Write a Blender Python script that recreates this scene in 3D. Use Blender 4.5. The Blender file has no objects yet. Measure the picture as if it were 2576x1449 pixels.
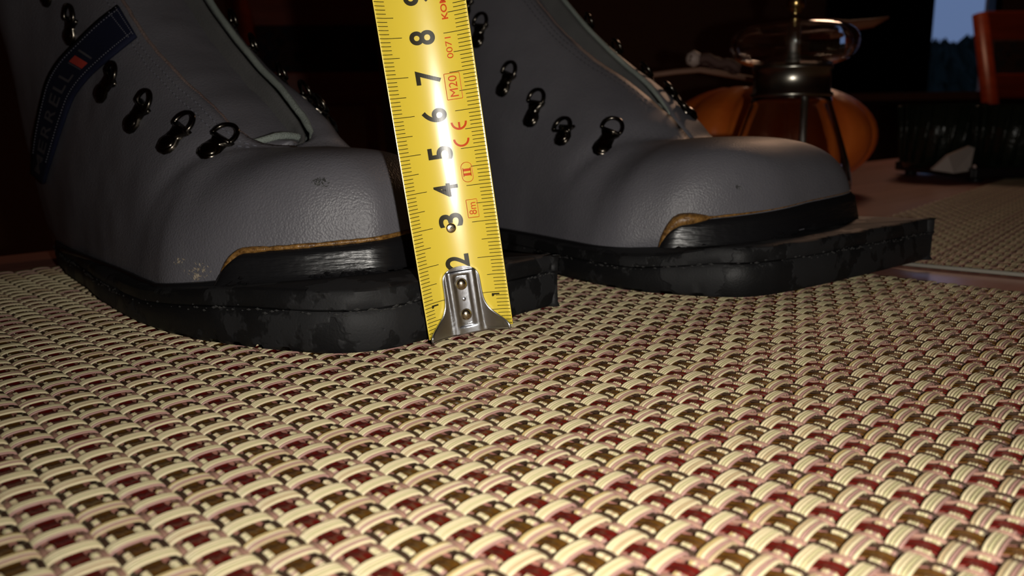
import bpy, bmesh, math, random
from mathutils import Vector, Matrix
from mathutils.bvhtree import BVHTree
import mathutils.noise as mn
random.seed(7)
S = 0.001                      # all shapes below are drawn in millimetres
sc = bpy.context.scene
C = sc.collection

# ------------------------------------------------------------------ camera
PITCH, ROLL, CAMH, FPX = math.radians(11.707), math.radians(-0.9777), 58.0, 1975.0
cam = bpy.data.cameras.new('camera')
cam.sensor_width = 36; cam.lens = 36 * FPX / 2576
cam.clip_start = 0.005; cam.clip_end = 60
cam.dof.use_dof = True; cam.dof.focus_distance = 0.205; cam.dof.aperture_fstop = 21
camo = bpy.data.objects.new('camera', cam); C.objects.link(camo)
camo.matrix_world = (Matrix.Translation((0, 0, CAMH * S)) @ Matrix.Rotation(math.pi/2 - PITCH, 4, 'X')
                     @ Matrix.Rotation(ROLL, 4, 'Z'))
sc.camera = camo

# ------------------------------------------------------------------ world, light, exposure
sc.view_settings.view_transform = 'Standard'; sc.view_settings.look = 'None'
sc.view_settings.gamma = 1; sc.view_settings.use_curve_mapping = False
sc.view_settings.exposure = 0.0
w = bpy.data.worlds.new('dusk'); sc.world = w; w.use_nodes = True
wn = w.node_tree.nodes; wl = w.node_tree.links
bg = wn['Background']; tc = wn.new('ShaderNodeTexCoord'); sp = wn.new('ShaderNodeSeparateXYZ'); cr = wn.new('ShaderNodeValToRGB')
wl.new(tc.outputs['Generated'], sp.inputs[0]); wl.new(sp.outputs['Z'], cr.inputs[0]); wl.new(cr.outputs[0], bg.inputs[0])
cr.color_ramp.elements[0].position = 0.0; cr.color_ramp.elements[0].color = (0.10, 0.15, 0.28, 1)
cr.color_ramp.elements[1].position = 0.5; cr.color_ramp.elements[1].color = (0.12, 0.19, 0.38, 1)
bg.inputs[1].default_value = 0.95

def lamp(name, kind, loc, power, size, col, target=None, **kw):
    l = bpy.data.lights.new(name, kind); l.energy = power; l.color = col
    if kind == 'AREA': l.shape = 'DISK'; l.size = size
    else: l.shadow_soft_size = size
    for k, v in kw.items(): setattr(l, k, v)
    o = bpy.data.objects.new(name, l); C.objects.link(o); o.location = loc
    if target: o.rotation_euler = (Vector(target) - Vector(loc)).to_track_quat('-Z', 'Y').to_euler()
    return o
flash = lamp('phone_flash', 'SPOT', (0.026, -0.004, 0.056), 1.62, 0.0022, (1.0, 0.95, 0.87), (0.05, 0.25, 0.030), spot_size=math.radians(140), spot_blend=1.0)
ceil = lamp('ceiling_lamp_light', 'AREA', (1.0, 2.0, 1.05), 3.0, 0.30, (1.0, 0.60, 0.38), (0.6, 1.0, 0))

# ------------------------------------------------------------------ materials
def mat(name, col, rough=0.5, metal=0.0, spec=0.5, build=None, **kw):
    m = bpy.data.materials.new(name); m.use_nodes = True
    b = m.node_tree.nodes['Principled BSDF']
    b.inputs['Base Color'].default_value = (*col, 1); b.inputs['Roughness'].default_value = rough
    b.inputs['Metallic'].default_value = metal; b.inputs['Specular IOR Level'].default_value = spec
    for k, v in kw.items(): b.inputs[k].default_value = v
    if build: build(m.node_tree, b)
    return m
def N(nt, t, **kw):
    n = nt.nodes.new(t)
    for k, v in kw.items():
        if k.startswith('i_'): n.inputs[k[2:].replace('_', ' ')].default_value = v
        else: setattr(n, k, v)
    return n
def coord(nt): return N(nt, 'ShaderNodeTexCoord').outputs['Object']
def noise(nt, scale, detail=3, rough=0.5, vec=None, out='Fac'):
    n = N(nt, 'ShaderNodeTexNoise'); n.inputs['Scale'].default_value = scale; n.inputs['Detail'].default_value = detail
    n.inputs['Roughness'].default_value = rough
    nt.links.new(vec or coord(nt), n.inputs['Vector']); return n.outputs[out]
def ramp(nt, fac, stops):
    r = N(nt, 'ShaderNodeValToRGB'); e = r.color_ramp.elements
    while len(e) < len(stops): e.new(0.5)
    for q, (p, c) in zip(e, stops):
        q.position = p; q.color = (*c, 1) if len(c) == 3 else c
    nt.links.new(fac, r.inputs[0]); return r.outputs[0]
def g3(v): return (v, v, v)
def bump(nt, b, h, dist, strength=1.0):
    n = N(nt, 'ShaderNodeBump'); n.inputs['Distance'].default_value = dist; n.inputs['Strength'].default_value = strength
    nt.links.new(h, n.inputs['Height']); nt.links.new(n.outputs[0], b.inputs['Normal'])
def math_n(nt, op, a, c):
    n = N(nt, 'ShaderNodeMath', operation=op)
    for i, v in enumerate((a, c)):
        if isinstance(v, (int, float)): n.inputs[i].default_value = v
        else: nt.links.new(v, n.inputs[i])
    return n.outputs[0]

def leather_b(lo, hi, grain=900, gb=0.00022):
    def f(nt, b):
        n1 = noise(nt, 28, 5, 0.6); n2 = noise(nt, grain, 2, 0.5)
        nt.links.new(ramp(nt, n1, [(0.3, lo), (0.7, hi)]), b.inputs['Base Color'])
        v = N(nt, 'ShaderNodeTexVoronoi'); v.inputs['Scale'].default_value = grain; nt.links.new(coord(nt), v.inputs['Vector'])
        h = math_n(nt, 'ADD', math_n(nt, 'MULTIPLY', v.outputs['Distance'], 0.8), n2)
        big = noise(nt, 90, 5, 0.65)
        h2 = math_n(nt, 'ADD', h, math_n(nt, 'MULTIPLY', big, 1.5))
        bump(nt, b, h2, gb, 0.9)
        nt.links.new(ramp(nt, n1, [(0.3, g3(0.50)), (0.7, g3(0.40))]), b.inputs['Roughness'])
    return f
M = {}
M['leather'] = mat('grey_leather', (0.1, 0.1, 0.1), build=leather_b((0.110, 0.107, 0.122), (0.144, 0.140, 0.156), 1500, 0.00012), spec=0.5)
M['lining'] = mat('grey_lining', (0.1, 0.1, 0.1), build=leather_b((0.085, 0.085, 0.085), (0.12, 0.118, 0.116), 1500, 0.0001), spec=0.15)
M['edge'] = mat('raw_leather_edge', (0.3, 0.33, 0.30), 0.9, build=leather_b((0.20, 0.23, 0.21), (0.34, 0.37, 0.33), 2500, 0.0004), spec=0.1)
M['edge_tan'] = mat('tan_leather_edge', (0.22, 0.16, 0.14), 0.9, build=leather_b((0.15, 0.10, 0.09), (0.25, 0.19, 0.17), 2500, 0.0004), spec=0.1)
M['felt'] = mat('cream_felt', (0.35, 0.33, 0.28), 0.95, spec=0.1)
def rubber(nt, b):
    p = noise(nt, 55, 4, 0.6); fine = noise(nt, 1400, 2, 0.6)
    mask = ramp(nt, p, [(0.50, g3(0)), (0.53, g3(1))])
    mx = N(nt, 'ShaderNodeMix', data_type='RGBA'); nt.links.new(mask, mx.inputs['Factor'])
    mx.inputs[6].default_value = (0.007, 0.007, 0.0075, 1); mx.inputs[7].default_value = (0.016, 0.016, 0.017, 1)
    nt.links.new(mx.outputs[2], b.inputs['Base Color'])
    nt.links.new(ramp(nt, p, [(0.46, g3(0.50)), (0.51, g3(0.62))]), b.inputs['Roughness'])
    h = math_n(nt, 'ADD', math_n(nt, 'MULTIPLY', mask, 0.9), math_n(nt, 'MULTIPLY', fine, 0.35))
    bump(nt, b, h, 0.00025, 0.8)
M['rubber'] = mat('worn_black_rubber', (0.02, 0.02, 0.02), 0.5, spec=0.25, build=rubber)
def gloss(nt, b):
    mp = N(nt, 'ShaderNodeMapping'); mp.inputs['Scale'].default_value = (120, 120, 900); nt.links.new(coord(nt), mp.inputs[0])
    n = noise(nt, 1.0, 4, 0.6, mp.outputs[0]); lump = noise(nt, 90, 3, 0.5)
    bump(nt, b, math_n(nt, 'ADD', n, math_n(nt, 'MULTIPLY', lump, 2.0)), 0.0003, 0.7)
M['gloss'] = mat('glossy_black_rubber', (0.008, 0.008, 0.009), 0.30, spec=0.5, build=gloss)
def glue_b(nt, b):
    n = noise(nt, 700, 3, 0.6); nt.links.new(ramp(nt, n, [(0.35, (0.10, 0.045, 0.010)), (0.7, (0.33, 0.17, 0.045))]), b.inputs['Base Color'])
    bump(nt, b, n, 0.0004, 0.9)
M['glue'] = mat('mustard_glue', (0.3, 0.16, 0.03), 0.35, build=glue_b)
M['scuff'] = mat('scuffed_rubber_crumb', (0.045, 0.045, 0.045), 0.5)
M['pale_scuff'] = mat('pale_scuffed_leather', (0.30, 0.25, 0.19), 0.8)
M['gunmetal'] = mat('gunmetal', (0.085, 0.075, 0.062), 0.20, 1.0)
M['navy'] = mat('navy_webbing', (0.008, 0.010, 0.028), 0.8, spec=0.2, build=lambda nt, b: bump(nt, b, noise(nt, 2500, 2), 0.0002, 0.6))
M['print_grey'] = mat('grey_print', (0.07, 0.065, 0.075), 0.8)
M['print_red'] = mat('red_print', (0.50, 0.045, 0.03), 0.7)
M['thread'] = mat('grey_thread', (0.13, 0.13, 0.16), 0.8)
M['thread_dark'] = mat('dark_thread', (0.05, 0.05, 0.055), 0.8)
M['yellow'] = mat('yellow_tape_lacquer', (1.0, 0.76, 0.07), 0.36, spec=0.5, **{'Coat Weight': 1.0, 'Coat Roughness': 0.22, 'Coat IOR': 2.0})
M['ink'] = mat('black_ink', (0.03, 0.025, 0.01), 0.3)
M['ink_red'] = mat('red_ink', (0.72, 0.085, 0.01), 0.35)
M['steel'] = mat('polished_steel', (0.66, 0.69, 0.76), 0.22, 1.0, build=lambda nt, b: bump(nt, b, noise(nt, 900, 3), 0.0001, 0.4))
M['brushed'] = mat('brushed_steel_rod', (0.85, 0.83, 0.78), 0.36, 1.0)
M['rivet'] = mat('nickel_rivet', (0.85, 0.74, 0.55), 0.18, 1.0)
def wood_b(lo, hi, sx=3, sy=60):
    def f(nt, b):
        mp = N(nt, 'ShaderNodeMapping'); mp.inputs['Scale'].default_value = (sx, sy, sy); nt.links.new(coord(nt), mp.inputs[0])
        n = noise(nt, 1.0, 5, 0.6, mp.outputs[0]); nt.links.new(ramp(nt, n, [(0.3, lo), (0.7, hi)]), b.inputs['Base Color'])
    return f
M['table'] = mat('reddish_table_wood', (0.2, 0.05, 0.02), 0.22, build=wood_b((0.48, 0.21, 0.16), (0.68, 0.32, 0.25)), spec=0.6)
M['chair'] = mat('red_brown_chair_wood', (0.2, 0.03, 0.01), 0.35, build=wood_b((0.22, 0.030, 0.009), (0.34, 0.052, 0.016)))
def uph(nt, b):
    n = noise(nt, 28, 3, 0.6)
    nt.links.new(ramp(nt, n, [(0.35, (0.012, 0.01, 0.012)), (0.5, (0.05, 0.02, 0.015)), (0.6, (0.012, 0.018, 0.03)), (0.72, (0.07, 0.03, 0.02))]), b.inputs['Base Color'])
M['upholstery'] = mat('dark_patterned_upholstery', (0.03, 0.02, 0.02), 0.9, build=uph)
M['wall'] = mat('brown_wall_paint', (0.46, 0.27, 0.18), 0.9)
M['dark_wall'] = mat('dark_curtain_cloth', (0.012, 0.013, 0.018), 0.95, spec=0.1)
M['floor'] = mat('brown_floor_boards', (0.10, 0.05, 0.03), 0.6, build=wood_b((0.06, 0.03, 0.02), (0.12, 0.06, 0.035), 2, 20))
M['window_frame'] = mat('dark_window_frame', (0.02, 0.018, 0.018), 0.6)
M['glass'] = mat('clear_glass', (0.96, 0.97, 0.97), 0.02, **{'Transmission Weight': 1.0, 'IOR': 1.46})
M['pane'] = mat('window_pane_glass', (1, 1, 1), 0.0, **{'Transmission Weight': 1.0, 'IOR': 1.01})
M['tree'] = mat('dark_foliage', (0.008, 0.014, 0.010), 0.9, spec=0.1)
M['bark'] = mat('dark_bark', (0.012, 0.01, 0.008), 0.9)
def pump_b(nt, b):
    n = noise(nt, 22, 4, 0.6); nt.links.new(ramp(nt, n, [(0.3, (0.70, 0.11, 0.012)), (0.7, (0.90, 0.22, 0.03))]), b.inputs['Base Color'])
    bump(nt, b, noise(nt, 90, 3), 0.002, 0.4)
M['pumpkin'] = mat('orange_pumpkin_skin', (0.6, 0.14, 0.02), 0.38, build=pump_b)
M['stem'] = mat('dry_pumpkin_stem', (0.16, 0.09, 0.05), 0.8)
M['straw'] = mat('dry_straw', (0.34, 0.18, 0.12), 0.7)
M['collar'] = mat('dark_metal_collar', (0.36, 0.34, 0.29), 0.27, 1.0)
M['brass'] = mat('brass', (0.55, 0.38, 0.14), 0.22, 1.0)
M['paper'] = mat('white_paper', (0.62, 0.55, 0.50), 0.9)
M['greenglass'] = mat('dark_green_pressed_glass', (0.016, 0.022, 0.014), 0.25, spec=0.4, build=lambda nt, b: bump(nt, b, noise(nt, 60, 3), 0.004, 0.8))
M['blackplastic'] = mat('black_tray_lacquer', (0.01, 0.01, 0.011), 0.4)
M['coral'] = mat('piping_red', (0.35, 0.05, 0.035), 0.7)

# ------------------------------------------------------------------ helpers
def link(name, me, material=None, parent=None, smooth=True):
    o = bpy.data.objects.new(name, me)
    C.objects.link(o)
    if material and not me.materials: me.materials.append(material)
    if parent: o.parent = parent
    if smooth:
        me.polygons.foreach_set('use_smooth', [True] * len(me.polygons))
    return o
def pydata(name, v, f, material, parent=None, smooth=True):
    me = bpy.data.meshes.new(name); me.from_pydata([tuple(c * S for c in p) for p in v], [], f); me.update()
    return link(name, me, material, parent, smooth)
def empty(name, label, cat, loc=(0, 0, 0), rz=0, group=None):
    o = bpy.data.objects.new(name, None); C.objects.link(o); o.empty_display_size = 0.02
    o.location = Vector(loc) * S; o.rotation_euler = (0, 0, rz); o['label'] = label; o['category'] = cat
    if group: o['group'] = group
    return o
def tag(o, label, cat, group=None):
    o['label'] = label; o['category'] = cat
    if group: o['group'] = group
    return o
def sharp(o, ang=35):
    me = o.data
    bm = bmesh.new(); bm.from_mesh(me)
    for e in bm.edges:
        e.smooth = not (len(e.link_faces) == 2 and e.calc_face_angle(0) > math.radians(ang))
    bm.to_mesh(me); bm.free(); return o
class MB:
    def __init__(s): s.v = []; s.f = []
    def add(s, v, f):
        n = len(s.v); s.v += [tuple(p) for p in v]; s.f += [tuple(i + n for i in q) for q in f]
    def tube(s, pts, r, n=8, caps=True, closed=False):
        pts = [Vector(p) for p in pts]; rr = r if isinstance(r, (list, tuple)) else [r] * len(pts)
        up = None; rings = []
        m = len(pts)
        for i, p in enumerate(pts):
            if closed: d = pts[(i + 1) % m] - pts[i - 1]
            else: d = pts[min(i + 1, m - 1)] - pts[max(i - 1, 0)]
            d.normalize()
            if up is None: up = d.orthogonal().normalized()
            up = (up - d * up.dot(d)).normalized(); sd = d.cross(up)
            rings.append([p + (up * math.cos(2*math.pi*k/n) + sd * math.sin(2*math.pi*k/n)) * rr[i] for k in range(n)])
        v = [q for g in rings for q in g]; f = []
        for i in range(m if closed else m - 1):
            j = (i + 1) % m
            for k in range(n): f.append((i*n + k, i*n + (k+1) % n, j*n + (k+1) % n, j*n + k))
        if caps and not closed: f.append(tuple(range(n))[::-1]); f.append(tuple((m-1)*n + k for k in range(n)))
        s.add(v, f)
    def box(s, c, h, M3=None):
        v = [Vector((x*h[0], y*h[1], z*h[2])) for x in (-1, 1) for y in (-1, 1) for z in (-1, 1)]
        if M3: v = [M3 @ q for q in v]
        v = [q + Vector(c) for q in v]
        s.add(v, [(0,1,3,2),(4,6,7,5),(0,4,5,1),(2,3,7,6),(0,2,6,4),(1,5,7,3)])
    def lathe(s, prof, n=40, c=(0, 0, 0), caps=True):
        v = []; f = []
        for r, z in prof:
            for k in range(n): a = 2*math.pi*k/n; v.append((c[0] + r*math.cos(a), c[1] + r*math.sin(a), c[2] + z))
        for i in range(len(prof)-1):
            for k in range(n): f.append((i*n+k, i*n+(k+1)%n, (i+1)*n+(k+1)%n, (i+1)*n+k))
        if caps: f.append(tuple(range(n))[::-1]); f.append(tuple((len(prof)-1)*n+k for k in range(n)))
        s.add(v, f)
    def grid(s, rows):
        n = len(rows[0]); v = [p for r in rows for p in r]
        s.add(v, [(i*n+j, i*n+j+1, (i+1)*n+j+1, (i+1)*n+j) for i in range(len(rows)-1) for j in range(n-1)])
    def build(s, name, material, parent=None, smooth=True, bevel=0, sh=None):
        o = pydata(name, s.v, s.f, material, parent, smooth)
        if bevel:
            b = o.modifiers.new('bevel', 'BEVEL'); b.width = bevel * S; b.segments = 2; b.limit_method = 'ANGLE'; b.angle_limit = math.radians(40)
        if sh: sharp(o, sh)
        return o
def interp(tab, x):
    if x <= tab[0][0]: return tab[0][1:]
    for a, b in zip(tab, tab[1:]):
        if x <= b[0]:
            t = (x - a[0]) / (b[0] - a[0]); return tuple(p + (q - p) * t for p, q in zip(a[1:], b[1:]))
    return tab[-1][1:]
def catmull(pts, n, closed=False):
    P = [Vector(p) for p in pts]; out = []; m = len(P)
    for i in range(m if closed else m - 1):
        if closed: p0, p1, p2, p3 = P[i-1], P[i], P[(i+1) % m], P[(i+2) % m]
        else: p0, p1, p2, p3 = P[max(i-1, 0)], P[i], P[i+1], P[min(i+2, m-1)]
        for k in range(n):
            t = k / n
            out.append(0.5*((2*p1) + (p2-p0)*t + (2*p0-5*p1+4*p2-p3)*t*t + (3*p1-p0-3*p2+p3)*t**3))
    if not closed: out.append(P[-1])
    return out
def bvh(o):
    me = o.data; mw = o.matrix_world
    return BVHTree.FromPolygons([mw @ v.co for v in me.vertices], [p.vertices[:] for p in me.polygons])
Rc = camo.matrix_world.to_3x3()
def ray(px, py):
    return (Rc @ Vector(((px - 1288) / FPX, -(py - 724.5) / FPX, -1))).normalized()
EYE = Vector((0, 0, CAMH * S))
def at(px, py, Y):
    d = ray(px, py); return (EYE + d * (Y * S / d.y)) / S      # point seen at a pixel, Y mm ahead

# ------------------------------------------------------------------ structure
def struct(o, name=None): o['kind'] = 'structure'; return o
m_ = MB(); m_.box((600, 1600, -770), (3200, 3400, 20)); struct(m_.build('floor', M['floor'], None, False))
m_ = MB(); m_.box((600, 1600, 1770), (3200, 3400, 20)); struct(m_.build('ceiling', M['wall'], None, False))
WY = 3600
wx0, wx1 = at(2342, 100, WY).x, at(2492, 100, WY).x; wz0, wz1 = at(2400, 232, WY).z, 1250
m_ = MB()
for a0, a1, z0, z1 in ((-2600, wx0 - 30, -750, 1750), (wx1 + 30, 3800, -750, 1750), (wx0 - 30, wx1 + 30, -750, wz0 - 30), (wx0 - 30, wx1 + 30, wz1, 1750)):
    m_.box(((a0 + a1)/2, WY + 60, (z0 + z1)/2), ((a1 - a0)/2, 60, (z1 - z0)/2))
struct(m_.build('wall_back', M['wall'], None, False))
for nm, x in (('wall_left', -2620), ('wall_right', 3820)):
    m_ = MB(); m_.box((x, 1600, 500), (20, 3400, 1270)); struct(m_.build(nm, M['wall'], None, False))
m_ = MB(); m_.box((600, -1820, 500), (3240, 20, 1270)); struct(m_.build('wall_front', M['wall'], None, False))
m_ = MB()
for c, h in ((((wx0+wx1)/2, WY+20, wz1-8), ((wx1-wx0)/2+30, 30, 22)), (((wx0+wx1)/2, WY+20, wz0-15), ((wx1-wx0)/2+30, 30, 15)),
             ((wx0-15, WY+20, (wz0+wz1)/2), (15, 30, (wz1-wz0)/2)), ((wx1+15, WY+20, (wz0+wz1)/2), (15, 30, (wz1-wz0)/2))):
    m_.box(c, h)
win = struct(m_.build('window_1', M['window_frame'], None, False, 3))
m_ = MB(); m_.box(((wx0+wx1)/2, WY+20, (wz0+wz1)/2), ((wx1-wx0)/2, 2, (wz1-wz0)/2)); m_.build('pane', M['pane'], win, False)
# trees beyond the window
def tree(px, py_top, Y, wpx, label):
    top = at(px, py_top, Y); r = wpx / FPX * Y / 2; H = top.z + 1200
    t = empty('tree', label, 'tree', (top.x, Y, -1200))
    m = MB(); m.tube([(0, 0, 0), (0, 0, H*0.5), (0, 0, H*0.96)], [r*0.14, r*0.10, r*0.02], 8); m.build('trunk', M['bark'], t)
    m = MB(); rnd = random.Random(int(px)); n = 40
    for k in range(11):
        z1 = H*(1 - 0.082*k); z0 = z1 - H*0.17; rr = r*min(1.0, 0.42 + 0.16*k)
        prof = [(0.25*rr, z1), (rr*0.75, z1 - (z1-z0)*0.4), (rr, z0), (rr*0.3, z0 + 0.15*(z1-z0))]
        b = len(m.v); m.lathe(prof, n, caps=False)
        for q in range(b, len(m.v)):
            x, y, z = m.v[q]; f = 0.75 + 0.5*rnd.random(); m.v[q] = (x*f, y*f, z + (rnd.random()-.5)*H*0.05)
    m.build('crown', M['tree'], t, False)
tree(2362, 104, 11000, 230, 'dark tree outside the window, nearest the curtain')
tree(2402, 112, 14000, 230, 'dark tree outside the window, lowest one in the middle')
tree(2445, 92, 17500, 230, 'dark tree outside the window, tallest one beside the chair back')
tree(2490, 98, 21500, 230, 'dark tree outside the window, half hidden by the chair back')
# dark curtain left of the window, in folds
m_ = MB(); cx0, cx1 = at(2075, 100, WY-60).x, at(2344, 100, WY-60).x
rows = []
for z in (-230, 1500):
    rows.append([(cx0 + (cx1-cx0)*k/80, WY - 70 + 25*math.sin(k*0.9) + 8*math.sin(k*2.3), z) for k in range(81)])
m_.grid(rows); o = m_.build('curtain', M['dark_wall']); so = o.modifiers.new('solid', 'SOLIDIFY'); so.thickness = 0.004
tag(o, 'dark floor-length curtain hanging left of the window', 'curtain')
# sideboard under the window
sb = empty('sideboard', 'low brown sideboard under the window with a pale top', 'sideboard', (at(2290, 240, 3000).x, 3000, -750))
zt = at(2290, 236, 3000).z + 750
m_ = MB(); m_.box((0, 150, zt - 12), (560, 260, 14)); m_.build('top', mat('sideboard_top_wood', (0.42, 0.20, 0.13), 0.5), sb, False, 3)
m_ = MB(); m_.box((0, 160, (zt - 26)/2 + 20), (530, 240, (zt-26)/2 - 20)); m_.build('body', M['floor'], sb, False, 3)
for k in (-1, 0, 1):
    m_ = MB(); m_.box((k*350, -84, (zt-26)/2 + 20), (168, 8, (zt-26)/2 - 50)); d_ = m_.build('door', M['floor'], sb, False, 3)
    m_ = MB(); m_.tube([(k*350+120, -92, zt*0.55), (k*350+120, -110, zt*0.55)], 9, 10); m_.build('knob', M['brass'], d_)

# ------------------------------------------------------------------ table
TA = math.radians(44.31)
tb = empty('dining_table', 'reddish glossy wooden dining table under the placemats', 'table', (347, 361, -750), TA)
m_ = MB(); m_.box((0, 0, 750 - 2.6 - 14), (1050, 450, 14)); m_.build('tabletop', M['table'], tb, False, 4)
m_ = MB()
for sx in (-1, 1): m_.box((sx*930, 0, 670), (12, 360, 45))
for sy in (-1, 1): m_.box((0, sy*360, 670), (930, 12, 45))
m_.build('apron', M['table'], tb, False, 2)
for sx in (-1, 1):
    for sy in (-1, 1):
        m_ = MB(); m_.tube([(sx*920, sy*350, 0), (sx*920, sy*350, 715)], [24, 38], 12); m_.build('leg', M['table'], tb)

# ------------------------------------------------------------------ woven placemats
ANG = math.radians(44.31); PP, QQ = 7.189, 3.4817       # column pitch, weft row pitch
def cord_colors(me, cols, nper):
    at_ = me.color_attributes.new('Col', 'BYTE_COLOR', 'POINT')
    data = []
    for i in range(len(me.vertices)): data += [*cols[(i // nper) % len(cols)], 1.0]
    at_.data.foreach_set('color', data)
def strand_mat(name, rough=0.38, spec=0.5, vary=0.12):
    def f(nt, b):
        a = N(nt, 'ShaderNodeVertexColor', layer_name='Col')
        n = noise(nt, 700, 2, 0.5); n2 = noise(nt, 35, 2, 0.5)
        hs = N(nt, 'ShaderNodeHueSaturation'); nt.links.new(a.outputs[0], hs.inputs['Color'])
        nt.links.new(math_n(nt, 'ADD', math_n(nt, 'MULTIPLY', n2, vary*3), 1 - vary*1.5), hs.inputs['Value'])
        nt.links.new(hs.outputs[0], b.inputs['Base Color'])
        bump(nt, b, n, 0.00008, 0.5)
    return mat(name, (1, 1, 1), rough, spec=spec, build=f)
M['weft'] = strand_mat('cream_vinyl_cord', 0.42, 0.4)
M['warp'] = strand_mat('vinyl_strip', 0.40, 0.45)
CREAM, PINK, TAN, GOLD, OLIVE = (0.70, 0.60, 0.37), (0.42, 0.24, 0.20), (0.50, 0.38, 0.22), (0.52, 0.39, 0.17), (0.56, 0.50, 0.28)
def weft_profile(x, over):
    """height of a weft cord x mm from the middle of a column"""
    x = abs(x); h = PP/2
    if over:
        return -0.42 + 0.88 * (max(0.0, 1 - (x/(h*1.02))**2.6))**0.62
    tab = [(0, -1.1), (1.3, -1.0), (1.5, -0.35), (1.95, 0.12), (2.42, -0.35), (2.7, -0.85), (3.2, -0.85), (h, -0.42)]
    return interp(tab, x)[0]
def weft_mesh(name, ncol, parity, cols, sub=16):
    v = []; f = []; nc = 4; ns = 6; rad = 0.265
    npts = ncol*sub + 1
    xs = []
    for i in range(npts):
        u = i / sub; ci = min(int(u), ncol-1); x = (u - ci - 0.5) * PP
        over = (ci + parity) % 2 == 0
        z = weft_profile(x, over)
        spread = 1.0 if over else 0.80
        e = min(1.0, (PP/2 - abs(x)) / 1.2); spread = 0.9 + (spread - 0.9) * max(0, e)
        xs.append((u * PP, z, spread, over))
    for c in range(nc):
        base = len(v)
        for i, (x, z, spd, over) in enumerate(xs):
            y = (c - 1.5) * 0.66 * spd
            zz = z + 0.05 * (1 - ((c-1.5)/1.5)**2)
            j = min(i+1, npts-1); k = max(i-1, 0)
            dz, dx = xs[j][1] - xs[k][1], xs[j][0] - xs[k][0]; L = math.hypot(dx, dz); nx, nz = -dz/L, dx/L
            for s in range(ns):
                a = 2*math.pi*(s + .5)/ns
                v.append((x + nx*math.sin(a)*rad, y + math.cos(a)*rad, zz + nz*math.sin(a)*rad))
        for i in range(npts-1):
            for s in range(ns):
                f.append((base + i*ns+s, base + i*ns+(s+1) % ns, base + (i+1)*ns+(s+1) % ns, base + (i+1)*ns+s))
    me = bpy.data.meshes.new(name); me.from_pydata([(a*S, b*S, c*S) for a, b, c in v], [], f); me.update()
    me.polygons.foreach_set('use_smooth', [True]*len(f)); me.materials.append(M['weft'])
    cord_colors(me, cols, npts*ns); return me
def warp_mesh(name, nrow, parity, halfw, tops, lows, cols, thick=0.25, sub=6, rnd=False):
    """strip or flank cord running along y; rises where the weft row dives under it"""
    rows = []
    n = nrow*sub + 1
    if rnd: sec = [(math.cos(a)*halfw, math.sin(a)*thick) for a in [math.pi*(k)/6 for k in range(7)]] + [(-halfw*.6, -thick), (halfw*.6, -thick)]
    else: sec = [(halfw, 0), (halfw*.93, thick), (halfw*.34, thick*1.15), (halfw*.30, thick*.8), (-halfw*.30, thick*.8), (-halfw*.34, thick*1.15), (-halfw*.93, thick), (-halfw, 0), (0, -thick)]
    v = []; f = []; ns = len(sec)
    for i in range(n):
        u = i/sub; y = u*QQ
        ph = math.cos(math.pi*(u - 0.5 + parity))        # +1 at centres of the rows where it is on top
        t = 0.5 + 0.5*math.copysign(abs(ph)**0.8, ph); z = lows + (tops - lows)*t
        for a, b in sec: v.append((a*S, y*S, (z + b)*S))
    for i in range(n-1):
        for s in range(ns): f.append((i*ns+s, i*ns+(s+1) % ns, (i+1)*ns+(s+1) % ns, (i+1)*ns+s))
    me = bpy.data.meshes.new(name); me.from_pydata(v, [], f); me.update()
    me.polygons.foreach_set('use_smooth', [True]*len(f)); me.materials.append(M['warp'])
    at_ = me.color_attributes.new('Col', 'BYTE_COLOR', 'POINT'); data = []
    for i in range(len(v)): data += [*cols, 1.0]
    at_.data.foreach_set('color', data)
    return me
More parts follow.
